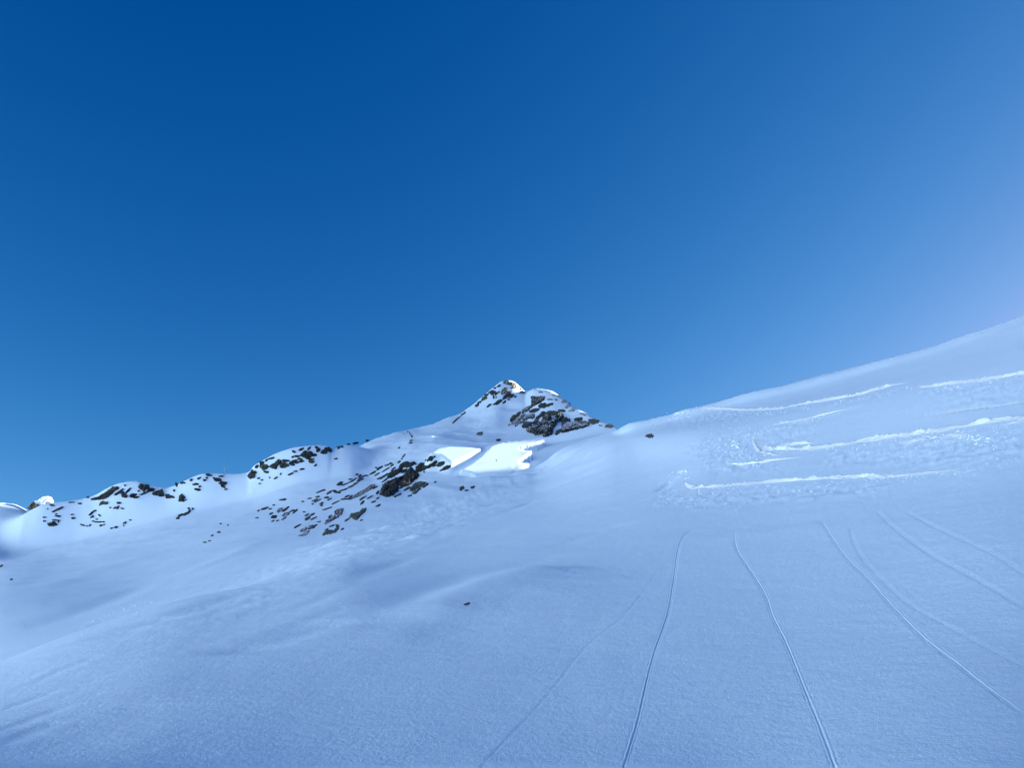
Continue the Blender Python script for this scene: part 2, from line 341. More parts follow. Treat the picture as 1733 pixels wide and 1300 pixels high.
# ------------------------------------------------------------------ materials
def nodes_mat(name):
    m = bpy.data.materials.new(name); m.use_nodes = True
    t = m.node_tree; b = t.nodes['Principled BSDF']; return m, t, b
def N(t, kind, **kw):
    n = t.nodes.new(kind)
    for k, v in kw.items():
        if k in n.inputs.keys(): n.inputs[k].default_value = v
        else: setattr(n, k, v)
    return n
def bump_chain(t, b, layers):
    co = N(t, 'ShaderNodeNewGeometry'); last = None
    for sc, dist, st in layers:
        nz = N(t, 'ShaderNodeTexNoise', Scale=sc, Detail=3.0, Roughness=0.6)
        t.links.new(co.outputs['Position'], nz.inputs['Vector'])
        bp = N(t, 'ShaderNodeBump', Strength=st, Distance=dist)
        t.links.new(nz.outputs['Fac'], bp.inputs['Height'])
        if last: t.links.new(last.outputs[0], bp.inputs['Normal'])
        last = bp
    t.links.new(last.outputs[0], b.inputs['Normal'])
def snow_mat(name, c0, c1, layers):
    m, t, b = nodes_mat(name)
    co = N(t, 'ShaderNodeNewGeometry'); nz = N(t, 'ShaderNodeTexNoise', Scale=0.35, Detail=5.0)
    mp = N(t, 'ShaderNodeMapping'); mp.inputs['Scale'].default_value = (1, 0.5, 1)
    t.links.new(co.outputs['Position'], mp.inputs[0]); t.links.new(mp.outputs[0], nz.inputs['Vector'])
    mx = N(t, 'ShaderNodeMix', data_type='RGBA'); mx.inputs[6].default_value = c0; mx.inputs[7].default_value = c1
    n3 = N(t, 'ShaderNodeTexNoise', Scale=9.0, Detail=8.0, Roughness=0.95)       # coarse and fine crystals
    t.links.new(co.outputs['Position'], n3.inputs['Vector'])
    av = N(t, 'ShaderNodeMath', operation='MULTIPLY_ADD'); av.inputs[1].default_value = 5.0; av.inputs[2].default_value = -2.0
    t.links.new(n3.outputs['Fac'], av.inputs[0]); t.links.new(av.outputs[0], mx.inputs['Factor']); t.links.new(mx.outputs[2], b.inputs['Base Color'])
    b.inputs['Roughness'].default_value = 0.75
    b.inputs['Specular IOR Level'].default_value = 0.25
    bump_chain(t, b, layers)
    return m
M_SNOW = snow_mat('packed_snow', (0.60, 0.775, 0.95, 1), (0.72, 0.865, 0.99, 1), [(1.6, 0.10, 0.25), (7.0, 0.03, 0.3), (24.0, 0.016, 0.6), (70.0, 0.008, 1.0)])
M_CHURN_LIT = snow_mat('churned_snow_lit_tone', (0.75, 0.85, 0.95, 1), (0.82, 0.90, 0.97, 1), [(6.0, 0.06, 0.5), (30.0, 0.02, 0.8)])  # churned snow, colour lightened to stand for light on its edges

def rock_mat(name, dark, light, snow=0.955):
    m, t, b = nodes_mat(name)
    co = N(t, 'ShaderNodeNewGeometry')
    nz = N(t, 'ShaderNodeTexNoise', Scale=1.1, Detail=7.0, Roughness=0.7)
    t.links.new(co.outputs['Position'], nz.inputs['Vector'])
    rp = N(t, 'ShaderNodeValToRGB'); rp.color_ramp.elements[0].position = 0.40; rp.color_ramp.elements[1].position = 0.68
    rp.color_ramp.elements[0].color = dark; rp.color_ramp.elements[1].color = light
    t.links.new(nz.outputs['Fac'], rp.inputs[0])
    sep = N(t, 'ShaderNodeSeparateXYZ'); t.links.new(co.outputs['Normal'], sep.inputs[0])
    n2 = N(t, 'ShaderNodeTexNoise', Scale=2.5, Detail=3.0)
    t.links.new(co.outputs['Position'], n2.inputs['Vector'])
    ad = N(t, 'ShaderNodeMath', operation='MULTIPLY_ADD'); ad.inputs[1].default_value = 0.28
    t.links.new(n2.outputs['Fac'], ad.inputs[0]); t.links.new(sep.outputs['Z'], ad.inputs[2])
    gt = N(t, 'ShaderNodeMapRange'); gt.inputs['From Min'].default_value = snow+0.12; gt.inputs['From Max'].default_value = snow+0.16
    t.links.new(ad.outputs[0], gt.inputs['Value'])
    mx = N(t, 'ShaderNodeMix', data_type='RGBA'); mx.inputs[7].default_value = (0.82, 0.83, 0.84, 1)
    t.links.new(gt.outputs[0], mx.inputs['Factor']); t.links.new(rp.outputs[0], mx.inputs[6])
    t.links.new(mx.outputs[2], b.inputs['Base Color'])
    b.inputs['Roughness'].default_value = 0.85
    bump_chain(t, b, [(1.6, 0.4, 0.8), (7.0, 0.1, 0.8)])
    return m
M_ROCK = rock_mat('dark_rock', (0.006, 0.010, 0.012, 1), (0.044, 0.055, 0.056, 1), 0.97)
M_CLIFF = rock_mat('snow_dusted_rock', (0.005, 0.008, 0.010, 1), (0.038, 0.046, 0.046, 1), 0.90)
M_CRAG = rock_mat('black_crag_rock', (0.004, 0.006, 0.006, 1), (0.032, 0.032, 0.026, 1), 1.05)  # near-black rock colour for the crag
M_STONE = rock_mat('dark_stone', (0.006, 0.009, 0.011, 1), (0.026, 0.034, 0.036, 1), 1.02)
M_OLIVE = rock_mat('lichen_rock', (0.030, 0.042, 0.032, 1), (0.10, 0.125, 0.09, 1), 1.06)
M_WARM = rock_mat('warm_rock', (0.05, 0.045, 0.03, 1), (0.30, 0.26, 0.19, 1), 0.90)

def link(name, verts, faces, mat, smooth=True, parent=None):
    me = bpy.data.meshes.new(name)
    me.from_pydata([tuple(v) for v in verts], [], [tuple(f) for f in faces]); me.update()
    if mat: me.materials.append(mat)
    if smooth: me.polygons.foreach_set('use_smooth', [True]*len(me.polygons))
    o = bpy.data.objects.new(name, me); SC.collection.objects.link(o)
    if parent: o.parent = parent
    return o
def tag(o, label, cat, group=None, kind=None):
    o['label'] = label; o['category'] = cat
    if group: o['group'] = group
    if kind: o['kind'] = kind
    return o

def grid_object(name, P, mat, wrap=False):
    """fast regular-grid mesh from P[na, nr, 3]"""
    na, nr = P.shape[:2]
    idx = np.arange(na*nr).reshape(na, nr)
    if wrap: idx = np.concatenate([idx, idx[:1]], 0)
    q = np.stack([idx[:-1, :-1], idx[:-1, 1:], idx[1:, 1:], idx[1:, :-1]], -1).reshape(-1, 4)
    V = P.reshape(-1, 3).astype(np.float32)
    tri = None
    if wrap:      # close the small hole under the camera
        V = np.concatenate([V, [[0, 0, P[:, 0, 2].mean()]]]).astype(np.float32); c = len(V)-1
        tri = np.stack([np.full(na, c), idx[:-1, 0], idx[1:, 0]], -1)
    me = bpy.data.meshes.new(name)
    nt3 = 0 if tri is None else len(tri)
    me.vertices.add(len(V)); me.vertices.foreach_set('co', V.ravel())
    loops = q.ravel() if tri is None else np.concatenate([q.ravel(), tri.ravel()])
    me.loops.add(len(loops)); me.loops.foreach_set('vertex_index', loops.astype(np.int32))
    me.polygons.add(len(q)+nt3)
    st = np.arange(len(q))*4
    if nt3: st = np.concatenate([st, len(q)*4+np.arange(nt3)*3])
    me.polygons.foreach_set('loop_start', st.astype(np.int32))
    me.polygons.foreach_set('use_smooth', np.ones(len(q)+nt3, bool))
    me.update(calc_edges=True); me.validate()
    me.materials.append(mat)
    o = bpy.data.objects.new(name, me); SC.collection.objects.link(o)
    return o

# ------------------------------------------------------------------ rocks
RS = random.Random(5)
def rock_mesh(poly, mat, name, rough=1.0, thick=None, step=None, sink=0.5, grow=0.4, rforce=None):
    poly = [(float(a), float(b)) for a, b in poly]
    xs = [p[0] for p in poly]; ys = [p[1] for p in poly]
    w, h = max(xs)-min(xs), max(ys)-min(ys); size = max(w, h)
    area = 0.5*abs(sum(poly[i][0]*poly[(i+1) % len(poly)][1]-poly[(i+1) % len(poly)][0]*poly[i][1] for i in range(len(poly))))
    narrow = max(0.9, area/max(size, 1))           # mean width in pixels
    st = step or max(0.28, min(0.9, narrow/5))
    gx, gy = np.meshgrid(np.arange(min(xs)-2*st, max(xs)+2.01*st, st), np.arange(min(ys)-2*st, max(ys)+2.01*st, st), indexing='ij')
    sd = RS.randint(0, 9999)
    # ragged outline
    jit = fbm(gx/2.2, gy/2.2, 3, sd)*min(1.1, narrow*0.22)*rough
    d = seg_dist(gx, gy, poly)+jit+grow
    P, r, _ = hit(gx.ravel(), gy.ravel())
    if rforce: P = P/r[:, None]*rforce; r = r*0+rforce
    P = P.reshape(gx.shape+(3,)); r = r.reshape(gx.shape)
    rmed = float(np.median(r[d > 0])) if (d > 0).any() else float(np.median(r))
    bad = np.abs(r-rmed) > 0.12*rmed
    if bad.any():                                   # never tear across a skyline
        u = P/np.maximum(r, 1e-6)[..., None]; P = np.where(bad[..., None], u*rmed, P); r = np.where(bad, rmed, r)
    mpp = rmed/F
    T = (thick if thick else max(min(0.25, 1.6*mpp), 0.42*narrow*mpp))
    cell = max(1.6, min(6.0, narrow*0.45))
    # angular blocks: two overlaid cell patterns along the bedding
    ca, sa = math.cos(0.55), math.sin(0.55)
    u = (gx*ca-gy*sa); v = (gx*sa+gy*ca)
    wob = vnoise(u/cell, v/cell, sd+3)*0.6
    c1 = hash2(np.floor(u/(cell*2.1)+wob), np.floor(v/(cell*0.9)+wob), sd)
    c2 = hash2(np.floor(u/(cell*0.9)-wob), np.floor(v/(cell*0.6)), sd+7)
    prof = sst(0, max(0.7, narrow*0.28), d)
    lift = T*prof*(0.45+0.7*c1+0.35*c2+0.25*fbm(gx/1.7, gy/1.7, 3, sd+9))
    lift = np.where(d < 0, np.maximum(d*mpp*1.2, -sink*T-0.2), lift)
    hdir = P.copy(); hdir[..., 2] = 0; hdir /= np.linalg.norm(hdir, axis=-1, keepdims=True)
    V = P-hdir*(lift*1.25)[..., None]; V[..., 2] += lift*0.30
    na, nb = gx.shape
    keep = d > -2.2*st
    idx = -np.ones((na, nb), int); verts = []; faces = []
    for i in range(na-1):
        for j in range(nb-1):
            q = [(i, j), (i, j+1), (i+1, j+1), (i+1, j)]
            if all(keep[a, b] for a, b in q) and any(d[a, b] > 0 for a, b in q):
                f = []
                for a, b in q:
                    if idx[a, b] < 0: idx[a, b] = len(verts); verts.append(V[a, b])
                    f.append(idx[a, b])
                faces.append(f)
    if not faces: return None
    # buried back, so that the rock is a solid body
    edge = {}
    for f in faces:
        for k in range(4):
            e = (f[k], f[(k+1) % 4]); edge[e] = edge.get(e, 0)+1
    border = [e for e in edge if (e[1], e[0]) not in edge]
    C = np.mean(verts, axis=0); hd = np.array([C[0], C[1], 0]); hd /= np.linalg.norm(hd)
    c = len(verts); verts.append(C+hd*(1.5*T+0.4)+np.array([0, 0, -0.8*T-0.3]))
    for a, b in border: faces.append([b, a, c])
    o = link(name, np.array(verts), faces, mat, smooth=False)
    # origin at the rock itself
    C = Vector(C); o.data.transform(__import__('mathutils').Matrix.Translation(-C)); o.location = C
    return o

def ell(cx, cy, a, b, ang, sd):
    t = math.radians(ang); out_ = []
    n = 12
    for k in range(n):
        p = 2*math.pi*k/n; rr = 1+0.22*math.sin(p*2+sd)+0.14*math.sin(p*3+sd*2.3)
        x = a*rr*math.cos(p); y = b*rr*math.sin(p)
        out_.append((cx+x*math.cos(t)+y*math.sin(t), cy-x*math.sin(t)+y*math.cos(t)))
    return out_

def Pz(o, s, pts): return [(o[0]+x/s, o[1]+y/s) for x, y in pts]
def big(o, s, pts, label, mat=None, name='rock_outcrop', cat='rock', group=None, **kw):
    kw.setdefault('grow', 1.3); ob = rock_mesh(Pz(o, s, pts), mat or M_ROCK, name, **kw)
    if ob: tag(ob, label, cat, group)
    return ob
def small(o, s, items, label, group, mat=None):
    for k, (x, y, a, b, ang) in enumerate(items):
        a2, b2 = max(a/s, 0.9), max(b/s, 0.62)
        ob = rock_mesh(ell(o[0]+x/s, o[1]+y/s, a2, b2, ang, k*1.7+x), mat or M_STONE, 'rock', rough=1.3, grow=0.75)
        if ob: tag(ob, label, 'rock', group)

Z1 = ((40, 800), 10.83)
big(*Z1, [(440,945),(470,930),(510,925),(530,900),(570,905),(600,945),(610,955),(560,970),(480,975)], 'blunt dark boulder alone low on the snow at far left, below the sunlit boulder', name='boulder', cat='boulder')
big(*Z1, [(1240,495),(1300,470),(1400,440),(1450,400),(1560,330),(1640,265),(1690,275),(1680,320),(1600,400),(1540,450),(1460,480),(1400,485),(1310,498)], 'long dark slanting rib of rock climbing to the rounded left summit')
big(*Z1, [(1390,600),(1420,545),(1450,530),(1500,550),(1540,545),(1535,575),(1480,575),(1430,580)], 'small grey-green rock just under the long slanting rib on the left summit', M_OLIVE, 'rock')
small(*Z1, [(630,675,90,12,25),(540,720,20,8,0),(595,760,15,7,10),(630,800,45,13,0),(385,822,28,7,0),(380,893,25,6,0),(890,772,22,8,5),(910,838,42,10,0),(875,545,45,8,0),(1030,570,28,9,0),(520,600,40,12,-20),(440,670,12,6,0),(590,875,60,8,-3),(640,900,15,12,60),(1175,455,30,9,10)],
      'small flat dark rock in the loose scatter right of the sunlit boulder at far left', 'scattered rocks by the sunlit boulder')
small(*Z1, [(1240,750,45,15,35),(1305,702,28,10,20),(1255,815,28,17,30),(1390,785,22,10,-30),(1340,858,16,8,0),(1370,910,55,9,0),(1465,908,22,6,0),(1420,972,30,11,20),(1475,955,18,7,20),(1085,965,40,9,-15),(1215,970,22,9,50),(1160,982,10,6,0),(1275,893,20,7,0),(1690,1005,30,15,0),(1610,1022,22,9,30)],
      'small dark rock in the loose cluster on the snow below the rounded left summit', 'rocks below the left summit')
Z2 = ((180, 790), 7.877)
big(*Z2, [(430,270),(460,230),(500,245),(560,245),(570,290),(520,300),(500,340),(480,300),(445,295)], 'dark blocky outcrop just right of the top of the rounded left summit')
big(*Z2, [(615,365),(650,335),(700,320),(745,310),(760,380),(735,395),(680,380)], 'dark wedge of rock on the right shoulder of the rounded left summit')
big(*Z2, [(790,380),(820,370),(850,390),(890,395),(905,415),(860,410),(800,420)], 'flat ragged rock between the dark wedge and the upright triangular rock', name='rock')
big(*Z2, [(970,460),(975,400),(1000,370),(1045,410),(1030,440),(1000,460)], 'upright triangular dark rock alone on the snow of the saddle', name='rock')
big(*Z2, [(1425,150),(1460,155),(1510,160),(1530,185),(1480,195),(1445,180)], 'dark rock just below the crest under the thin mast', name='rock')
small(*Z2, [(165,345,60,16,35),(285,325,70,7,45),(230,375,45,30,-40),(250,395,30,12,0),(355,385,50,22,5),(390,412,25,10,0),(250,250,10,8,0),(130,290,35,18,0),(165,485,25,12,-10),(130,545,35,9,25),(50,547,14,5,0),(215,560,18,6,-15),(150,560,12,6,30),(425,405,14,7,0),(430,325,12,7,0),(600,310,45,22,0),(510,355,65,7,20),(1040,455,25,6,30)],
      'dark broken rock on the face of the rounded left summit', 'broken rocks on the left summit')
small(*Z2, [(935,240,18,20,0),(1015,218,38,9,5),(900,318,12,10,0),(1130,178,18,12,0),(1190,235,35,12,-5),(1245,268,14,9,0),(1215,305,38,14,0),(1235,155,25,10,20),(1310,180,22,8,0),(1365,112,48,11,-15),(1340,150,15,8,0),(1530,130,28,8,-5),(1550,222,48,20,5),(1555,262,32,13,-20),(1595,302,22,6,0),(1595,212,14,8,0)],
      'small rock near the crest of the low hump that carries the thin mast', 'rocks on the mast hump')
small(*Z2, [(955,688,22,11,20),(985,650,30,12,35),(1055,632,45,14,15),(1100,600,30,9,60),(1098,558,12,8,0),(1150,562,10,9,60)],
      'little rock in the short slanting row alone on the open snow below the saddle', 'slanting row of rocks on open snow')
small(*Z2, [(245,750,22,9,35),(320,713,12,5,0),(228,785,8,4,0),(1500,875,20,8,0),(1410,920,16,7,20),(1312,1010,18,7,5),(1525,762,12,5,0),(1620,780,7,6,60),(1375,993,14,5,10)],
      'tiny dark stone barely showing on the wide open snowfield left of the striped crag', 'tiny stones on the open snowfield')
Z3 = ((400, 740), 8.665)
big(*Z3, [(170,570),(200,520),(235,505),(265,545),(255,590),(215,607),(185,600)], 'round black-green boulder at the left foot of the snow-topped hump', M_ROCK, 'boulder', 'boulder')
big(*Z3, [(345,430),(385,405),(440,405),(465,435),(430,465),(400,488),(370,460)], 'grey-green boulder second from the left on the snow-topped hump', M_OLIVE, 'boulder', 'boulder')
big(*Z3, [(490,435),(520,400),(560,385),(590,360),(620,335),(660,355),(640,390),(600,410),(580,460),(520,450)], 'jagged dark outcrop rising to the right in the middle of the hump face')
big(*Z3, [(640,400),(670,380),(700,365),(740,395),(760,415),(720,440),(670,450),(645,430)], 'rounded dark outcrop against the right of the jagged one on the hump face')
big(*Z3, [(945,265),(990,215),(1010,200),(1050,220),(1090,210),(1120,250),(1090,285),(1030,315),(990,290)], 'largest dark rock high on the right part of the snow-topped hump')
big(*Z3, [(1060,350),(1085,330),(1120,340),(1140,360),(1115,378),(1075,370)], 'olive lichen-coloured rock below the largest dark rock of the hump', M_OLIVE, 'rock')
big(*Z3, [(1240,225),(1265,195),(1310,200),(1330,230),(1280,243)], 'low dark rock near the right end of the hump crest', name='rock')
big(*Z3, [(1300,160),(1350,150),(1395,185),(1385,222),(1340,200),(1305,195)], 'dark block at the right tip of the hump against the sky', name='rock')
small(*Z3, [(275,515,28,12,-30),(225,490,15,8,40),(300,430,25,22,50),(370,380,40,22,20),(440,512,32,13,0),(515,312,40,12,10),(440,340,25,8,30),(730,345,50,14,0),(850,350,45,13,10),(885,375,28,12,0),(950,355,38,11,15),(930,320,32,11,0),(805,385,30,22,0),(835,410,22,9,0),(895,280,30,13,0),(830,290,18,9,30),(845,215,28,10,-20),(950,180,45,10,25),(1065,165,25,14,30),(1145,265,32,16,0),(1185,158,40,16,-20),(1200,195,35,14,10),(1070,320,28,10,0),(1130,322,12,7,0)],
      'smaller dark rock showing through the snow on the face of the snow-topped hump', 'rocks on the snow-topped hump')
small(*Z3, [(1160,415,24,8,30),(960,470,32,11,15),(870,502,28,7,10),(800,540,38,9,25),(580,598,26,9,25),(325,605,18,8,20),(375,630,14,8,0),(338,683,14,5,0),(650,540,14,5,40),(487,595,9,5,0),(1460,318,22,9,20)],
      'thin dark stone lying on the snow just below the snow-topped hump', 'stones below the hump')
small(*Z3, [(1500,155,20,14,30),(1545,142,20,12,0),(1645,102,18,6,0),(1725,90,14,8,0),(1760,83,30,6,5),(1920,50,22,8,5)],
      'little rock on the skyline ridge between the hump and the peak', 'rocks along the ridge line')
Z4 = ((420, 820), 8.665)
big(*Z4, [(430,390),(455,360),(495,350),(490,385),(450,410),(435,405)], 'dark rock at the top of the small left cluster of the striped crag', name='rock')
big(*Z4, [(340,490),(360,465),(410,460),(415,475),(390,495)], 'black squat rock at the bottom of the small left cluster of the striped crag', M_CRAG, 'rock')
big(*Z4, [(505,460),(530,430),(570,415),(605,415),(590,440),(530,465)], 'dark slanting rock on the right of the small left cluster of the striped crag', name='rock')
big(*Z4, [(1490,225),(1550,175),(1620,125),(1700,85),(1740,60),(1800,20),(1845,5),(1850,25),(1780,80),(1700,125),(1600,175),(1540,200)], 'long narrow dark ledge running up across the middle of the striped crag', name='rock_ledge', cat='rock ledge')
big(*Z4, [(1130,575),(1150,535),(1200,500),(1260,470),(1280,440),(1275,400),(1310,375),(1390,355),(1380,400),(1370,435),(1310,480),(1240,520),(1180,560)], 'slanting dark green slab with a knob on its upper end, low on the striped crag', M_ROCK)
big(*Z4, [(1495,475),(1510,440),(1570,425),(1630,410),(1680,365),(1725,355),(1710,400),(1640,460),(1595,520),(1555,510),(1530,485)], 'olive green triangular slab low on the right of the striped crag', M_OLIVE)
big(*Z4, [(1100,745),(1120,705),(1160,685),(1210,680),(1260,680),(1300,640),(1290,595),(1330,610),(1320,650),(1290,690),(1230,715),(1160,735)], 'curved hook-shaped green slab, lowest on the striped crag', M_OLIVE)
big(*Z4, [(765,695),(780,670),(820,655),(860,630),(860,645),(830,675),(790,690)], 'thin upper rock of the pair at the lower left foot of the striped crag', name='rock')
big(*Z4, [(745,755),(790,745),(830,710),(890,680),(880,705),(830,745),(770,758)], 'thin lower rock of the pair at the lower left foot of the striped crag', name='rock')
small(*Z4, [(510,225,42,11,10),(240,357,52,11,15),(320,362,22,5,10),(150,387,20,4,20),(375,305,18,4,0),(560,360,45,9,40),(520,380,25,9,40),(335,430,25,9,30),(680,400,28,9,45),(640,390,35,7,20),(710,380,14,5,60),(430,532,18,6,10),(360,540,22,5,20),(130,493,20,5,10),(525,500,35,4,30)],
      'thin dark rock in the small cluster at the left end of the striped crag', 'rocks at the left end of the striped crag')
small(*Z4, [(1065,100,65,6,20),(1110,85,18,8,25),(1190,120,50,9,38),(1265,95,25,10,0),(1310,118,50,9,-10),(1400,80,55,7,20),(1510,28,50,5,28),(1020,183,25,8,15),(980,230,40,6,25),(1010,245,50,6,25),(945,290,12,7,20),(1150,195,32,10,15),(1075,280,25,10,25),(1075,310,20,5,20),(1190,220,30,6,25),(900,208,25,5,15),(800,252,18,5,0),(1430,215,65,9,5),(1500,190,40,9,45),(1455,175,35,6,25),(1280,268,55,5,28),(1680,205,55,5,35),(1675,270,38,10,40),(1150,360,60,4,18),(1200,470,30,8,35),(1450,520,45,8,30),(1660,527,18,7,20),(1150,665,25,9,20),(1230,608,35,4,20),(1380,657,22,7,25),(720,615,62,6,28),(910,645,28,12,20),(945,610,50,9,10),(1000,595,14,5,0),(955,635,25,7,25),(870,510,45,6,28),(860,450,35,4,25),(950,435,25,7,20),(960,500,45,5,30),(820,405,15,5,0),(1040,550,22,3,10),(900,470,60,3,28)],
      'thin slanting edge of dark rock showing through the lower half of the striped crag', 'slanting rock edges low on the crag')
Z5 = ((520, 760), 10.83)
big(*Z5, [(545,668),(575,635),(610,610),(650,615),(620,650),(590,660)], 'short black arrow-like rock at the upper left border of the striped crag', M_CRAG, 'rock')
small(*Z5, [(910,470,28,9,20),(965,495,35,10,40),(790,558,28,8,10),(840,575,65,9,30),(710,640,80,5,25),(620,655,20,5,20),(985,530,60,5,28),(935,590,35,8,20),(980,570,55,5,25),(890,632,32,8,15),(820,678,55,6,28),(1080,490,45,6,5),(1205,438,60,11,32),(1320,355,70,12,28),(1265,345,15,6,0),(1465,295,40,7,20),(1530,268,28,9,25),(1555,300,30,10,40),(1280,465,60,5,28),(1440,380,70,4,32),(1685,240,30,8,35),(1330,540,40,14,10),(1420,490,75,10,35),(1575,370,55,10,45),(1430,570,70,7,38),(1010,905,55,5,28),(1010,985,48,12,42),(1150,885,50,5,30),(1215,970,45,10,28),(1290,905,25,10,40),(1300,1040,45,11,30),(1290,800,40,14,45),(1240,710,45,8,30),(720,870,35,5,25)],
      'thin slanting edge of dark rock showing through the upper half of the striped crag', 'slanting rock edges high on the crag')
Z6 = ((620, 740), 10.83)
big(*Z6, [(380,760),(410,690),(400,670),(480,630),(560,600),(620,575),(650,590),(620,640),(580,670),(530,700),(500,720),(430,745)], 'black slab forming the left upper step of the biggest crag', M_CRAG, rough=1.6)
big(*Z6, [(600,560),(630,500),(680,480),(740,460),(800,475),(870,460),(905,490),(860,500),(830,530),(760,550),(700,530),(640,560),(620,600),(580,600)], 'dark top step of the biggest crag, right under its sunlit snow cap', M_CRAG, rough=1.6)
big(*Z6, [(630,650),(680,610),(740,590),(730,630),(650,655)], 'small dark rock wedged between the snow ledges of the biggest crag', M_CRAG, 'rock')
big(*Z6, [(250,1060),(280,960),(300,890),(360,830),(450,800),(530,760),(620,740),(690,700),(740,650),(760,610),(820,560),(860,600),(890,620),(930,660),(960,690),(940,730),(880,790),(820,840),(770,880),(700,905),(640,895),(580,870),(590,930),(570,990),(500,1050),(420,1090),(350,1090),(310,1060)],
    'biggest black rock face in the middle of the mountainside, bulging at its lower left', M_CRAG, 'cliff', 'cliff', rough=1.4)
big(*Z6, [(905,560),(950,520),(1000,480),(1050,480),(1070,530),(1110,540),(1200,490),(1290,430),(1290,460),(1200,530),(1100,580),(1000,620),(930,635),(910,600)], 'dark outcrop tapering to the upper right beside the biggest crag', M_CRAG, rough=1.5)
big(*Z6, [(1140,400),(1160,370),(1200,355),(1220,380),(1200,425),(1160,430)], 'squarish dark green rock just below the sunlit snow tongue', M_ROCK, 'rock')
big(*Z6, [(1290,520),(1330,480),(1400,450),(1430,460),(1410,500),(1350,530),(1310,535)], 'oval dark rock at the lower tip of the left sunlit snow patch', M_ROCK, 'rock')
big(*Z6, [(1350,620),(1400,590),(1420,560),(1480,530),(1540,525),(1530,555),(1460,590),(1400,605)], 'spindle-shaped black rock alone just below the left sunlit snow patch', M_CRAG, 'rock')
big(*Z6, [(790,960),(850,900),(900,850),(960,830),(1090,830),(1060,870),(960,930),(880,970),(830,995)], 'pale olive slab just below right of the biggest black rock face', M_OLIVE, rough=1.7)
big(*Z6, [(845,1035),(880,1005),(940,990),(910,1025),(865,1042)], 'small olive rock below the pale olive slab', M_OLIVE, 'rock')
small(*Z6, [(1110,430,35,15,-10),(1250,360,12,12,0),(1240,525,35,12,25),(1110,868,28,14,30),(1055,910,30,12,30),(740,950,55,14,35),(800,1075,40,8,25),(960,965,60,4,30),(640,925,45,10,25),(530,1090,25,10,30),(600,1055,40,8,28),(1260,825,20,9,25),(1060,640,7,10,0)],
      'small rock at the right or lower edge of the biggest black crag', 'rocks fringing the biggest crag')
small(*Z6, [(600,198,16,9,15),(685,345,35,8,50),(650,400,12,8,60),(595,455,28,7,30),(25,62,25,9,0)],
      'tiny dark stone on the smooth snow between the leaning tube and the biggest crag', 'tiny stones above the crag')
small(*Z6, [(820,62,25,8,5),(810,104,25,8,10)], 'small dark stone lying right below the leaning tube on the ridge', 'stones below the leaning tube')
Z7 = ((780, 640), 12.38)
big(*Z7, [(900,100),(940,65),(985,55),(1010,95),(1070,140),(1040,140),(950,115)], 'grey rock on the very top of the left pointed peak', M_OLIVE, 'rock')
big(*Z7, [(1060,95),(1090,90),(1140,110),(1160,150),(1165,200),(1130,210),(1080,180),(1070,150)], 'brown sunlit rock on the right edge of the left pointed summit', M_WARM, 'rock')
big(*Z7, [(855,320),(860,275),(895,240),(925,205),(960,225),(965,275),(920,310),(875,330)], 'dark heart-shaped rock in the middle of the left pointed summit face')
big(*Z7, [(885,440),(900,400),(950,340),(1000,290),(1050,290),(1030,330),(980,380),(970,400),(920,430)], 'dark slanting rock just below the heart-shaped one on the left pointed summit')
big(*Z7, [(1000,400),(1040,350),(1090,345),(1110,360),(1070,395),(1020,415)], 'short dark rock at the right end of the slanting band on the left pointed summit', name='rock')
big(*Z7, [(610,300),(650,260),(690,270),(735,290),(700,320),(650,350),(630,340)], 'dark green rock near the left edge of the left pointed summit', name='rock')
big(*Z7, [(440,470),(450,430),(470,400),(545,400),(530,430),(490,450)], 'grey-green rock halfway down the left edge of the left pointed summit', M_OLIVE, 'rock')
big(*Z7, [(300,600),(320,560),(370,540),(375,560),(340,590)], 'small dark rock lowest on the left edge of the left pointed summit', name='rock')
big(*Z7, [(680,555),(730,520),(770,480),(830,455),(855,470),(820,510),(770,540),(720,558)], 'dark lens-shaped rock lowest on the left pointed summit face')
big(*Z7, [(340,1180),(365,1150),(445,1140),(440,1185),(380,1190)], 'green-black block alone on the smooth snow left of the rocky peak', M_ROCK, 'boulder', 'boulder')
small(*Z7, [(800,165,38,18,25),(715,210,28,14,30),(740,335,32,20,40),(795,292,22,12,10),(685,400,12,35,0),(740,405,15,8,30),(590,300,18,9,20),(535,355,50,18,30),(390,505,35,16,20),(910,505,35,16,40),(1000,450,30,10,0),(590,575,60,16,40),(1135,395,25,10,20),(1060,212,18,10,0),(1250,232,18,12,0),(1265,290,35,14,20),(1320,300,30,8,20)],
      'small dark rock dotted over the left pointed summit', 'small rocks of the left pointed summit')
small(*Z7, [(70,735,35,9,40),(20,765,30,7,45),(-99,879,120,8,42)], 'thin slanting streak of rock on the snowy left shoulder of the peak', 'rock streaks on the left shoulder')
Z8 = ((850, 650), 8.665)
big(*Z8, [(425,195),(470,185),(520,200),(560,185),(620,190),(610,225),(560,265),(500,300),(430,340),(370,385),(310,420),(285,430),(300,390),(360,345),(420,320),(440,285),(470,270),(430,270),(435,230)], 'uppermost long dark rib slanting down left across the rocky right peak', M_CLIFF, 'rock_rib', 'rock rib', rough=1.3)
big(*Z8, [(120,550),(135,500),(165,460),(190,460),(195,500),(160,530)], 'dark rock at the left tip of the rocky right peak', name='rock')
big(*Z8, [(200,470),(220,430),(265,415),(255,445),(215,480)], 'small dark rock between the left tip and the uppermost rib of the right peak', name='rock')
big(*Z8, [(95,610),(150,560),(200,520),(250,480),(310,440),(330,450),(260,520),(190,575),(130,590)], 'straight narrow dark rib just below the uppermost one on the right peak', M_CLIFF, 'rock_rib', 'rock rib')
big(*Z8, [(535,325),(570,290),(620,285),(650,305),(730,285),(740,295),(660,330),(600,350),(550,350)], 'teardrop-shaped rock with a thin tail, high on the right peak')
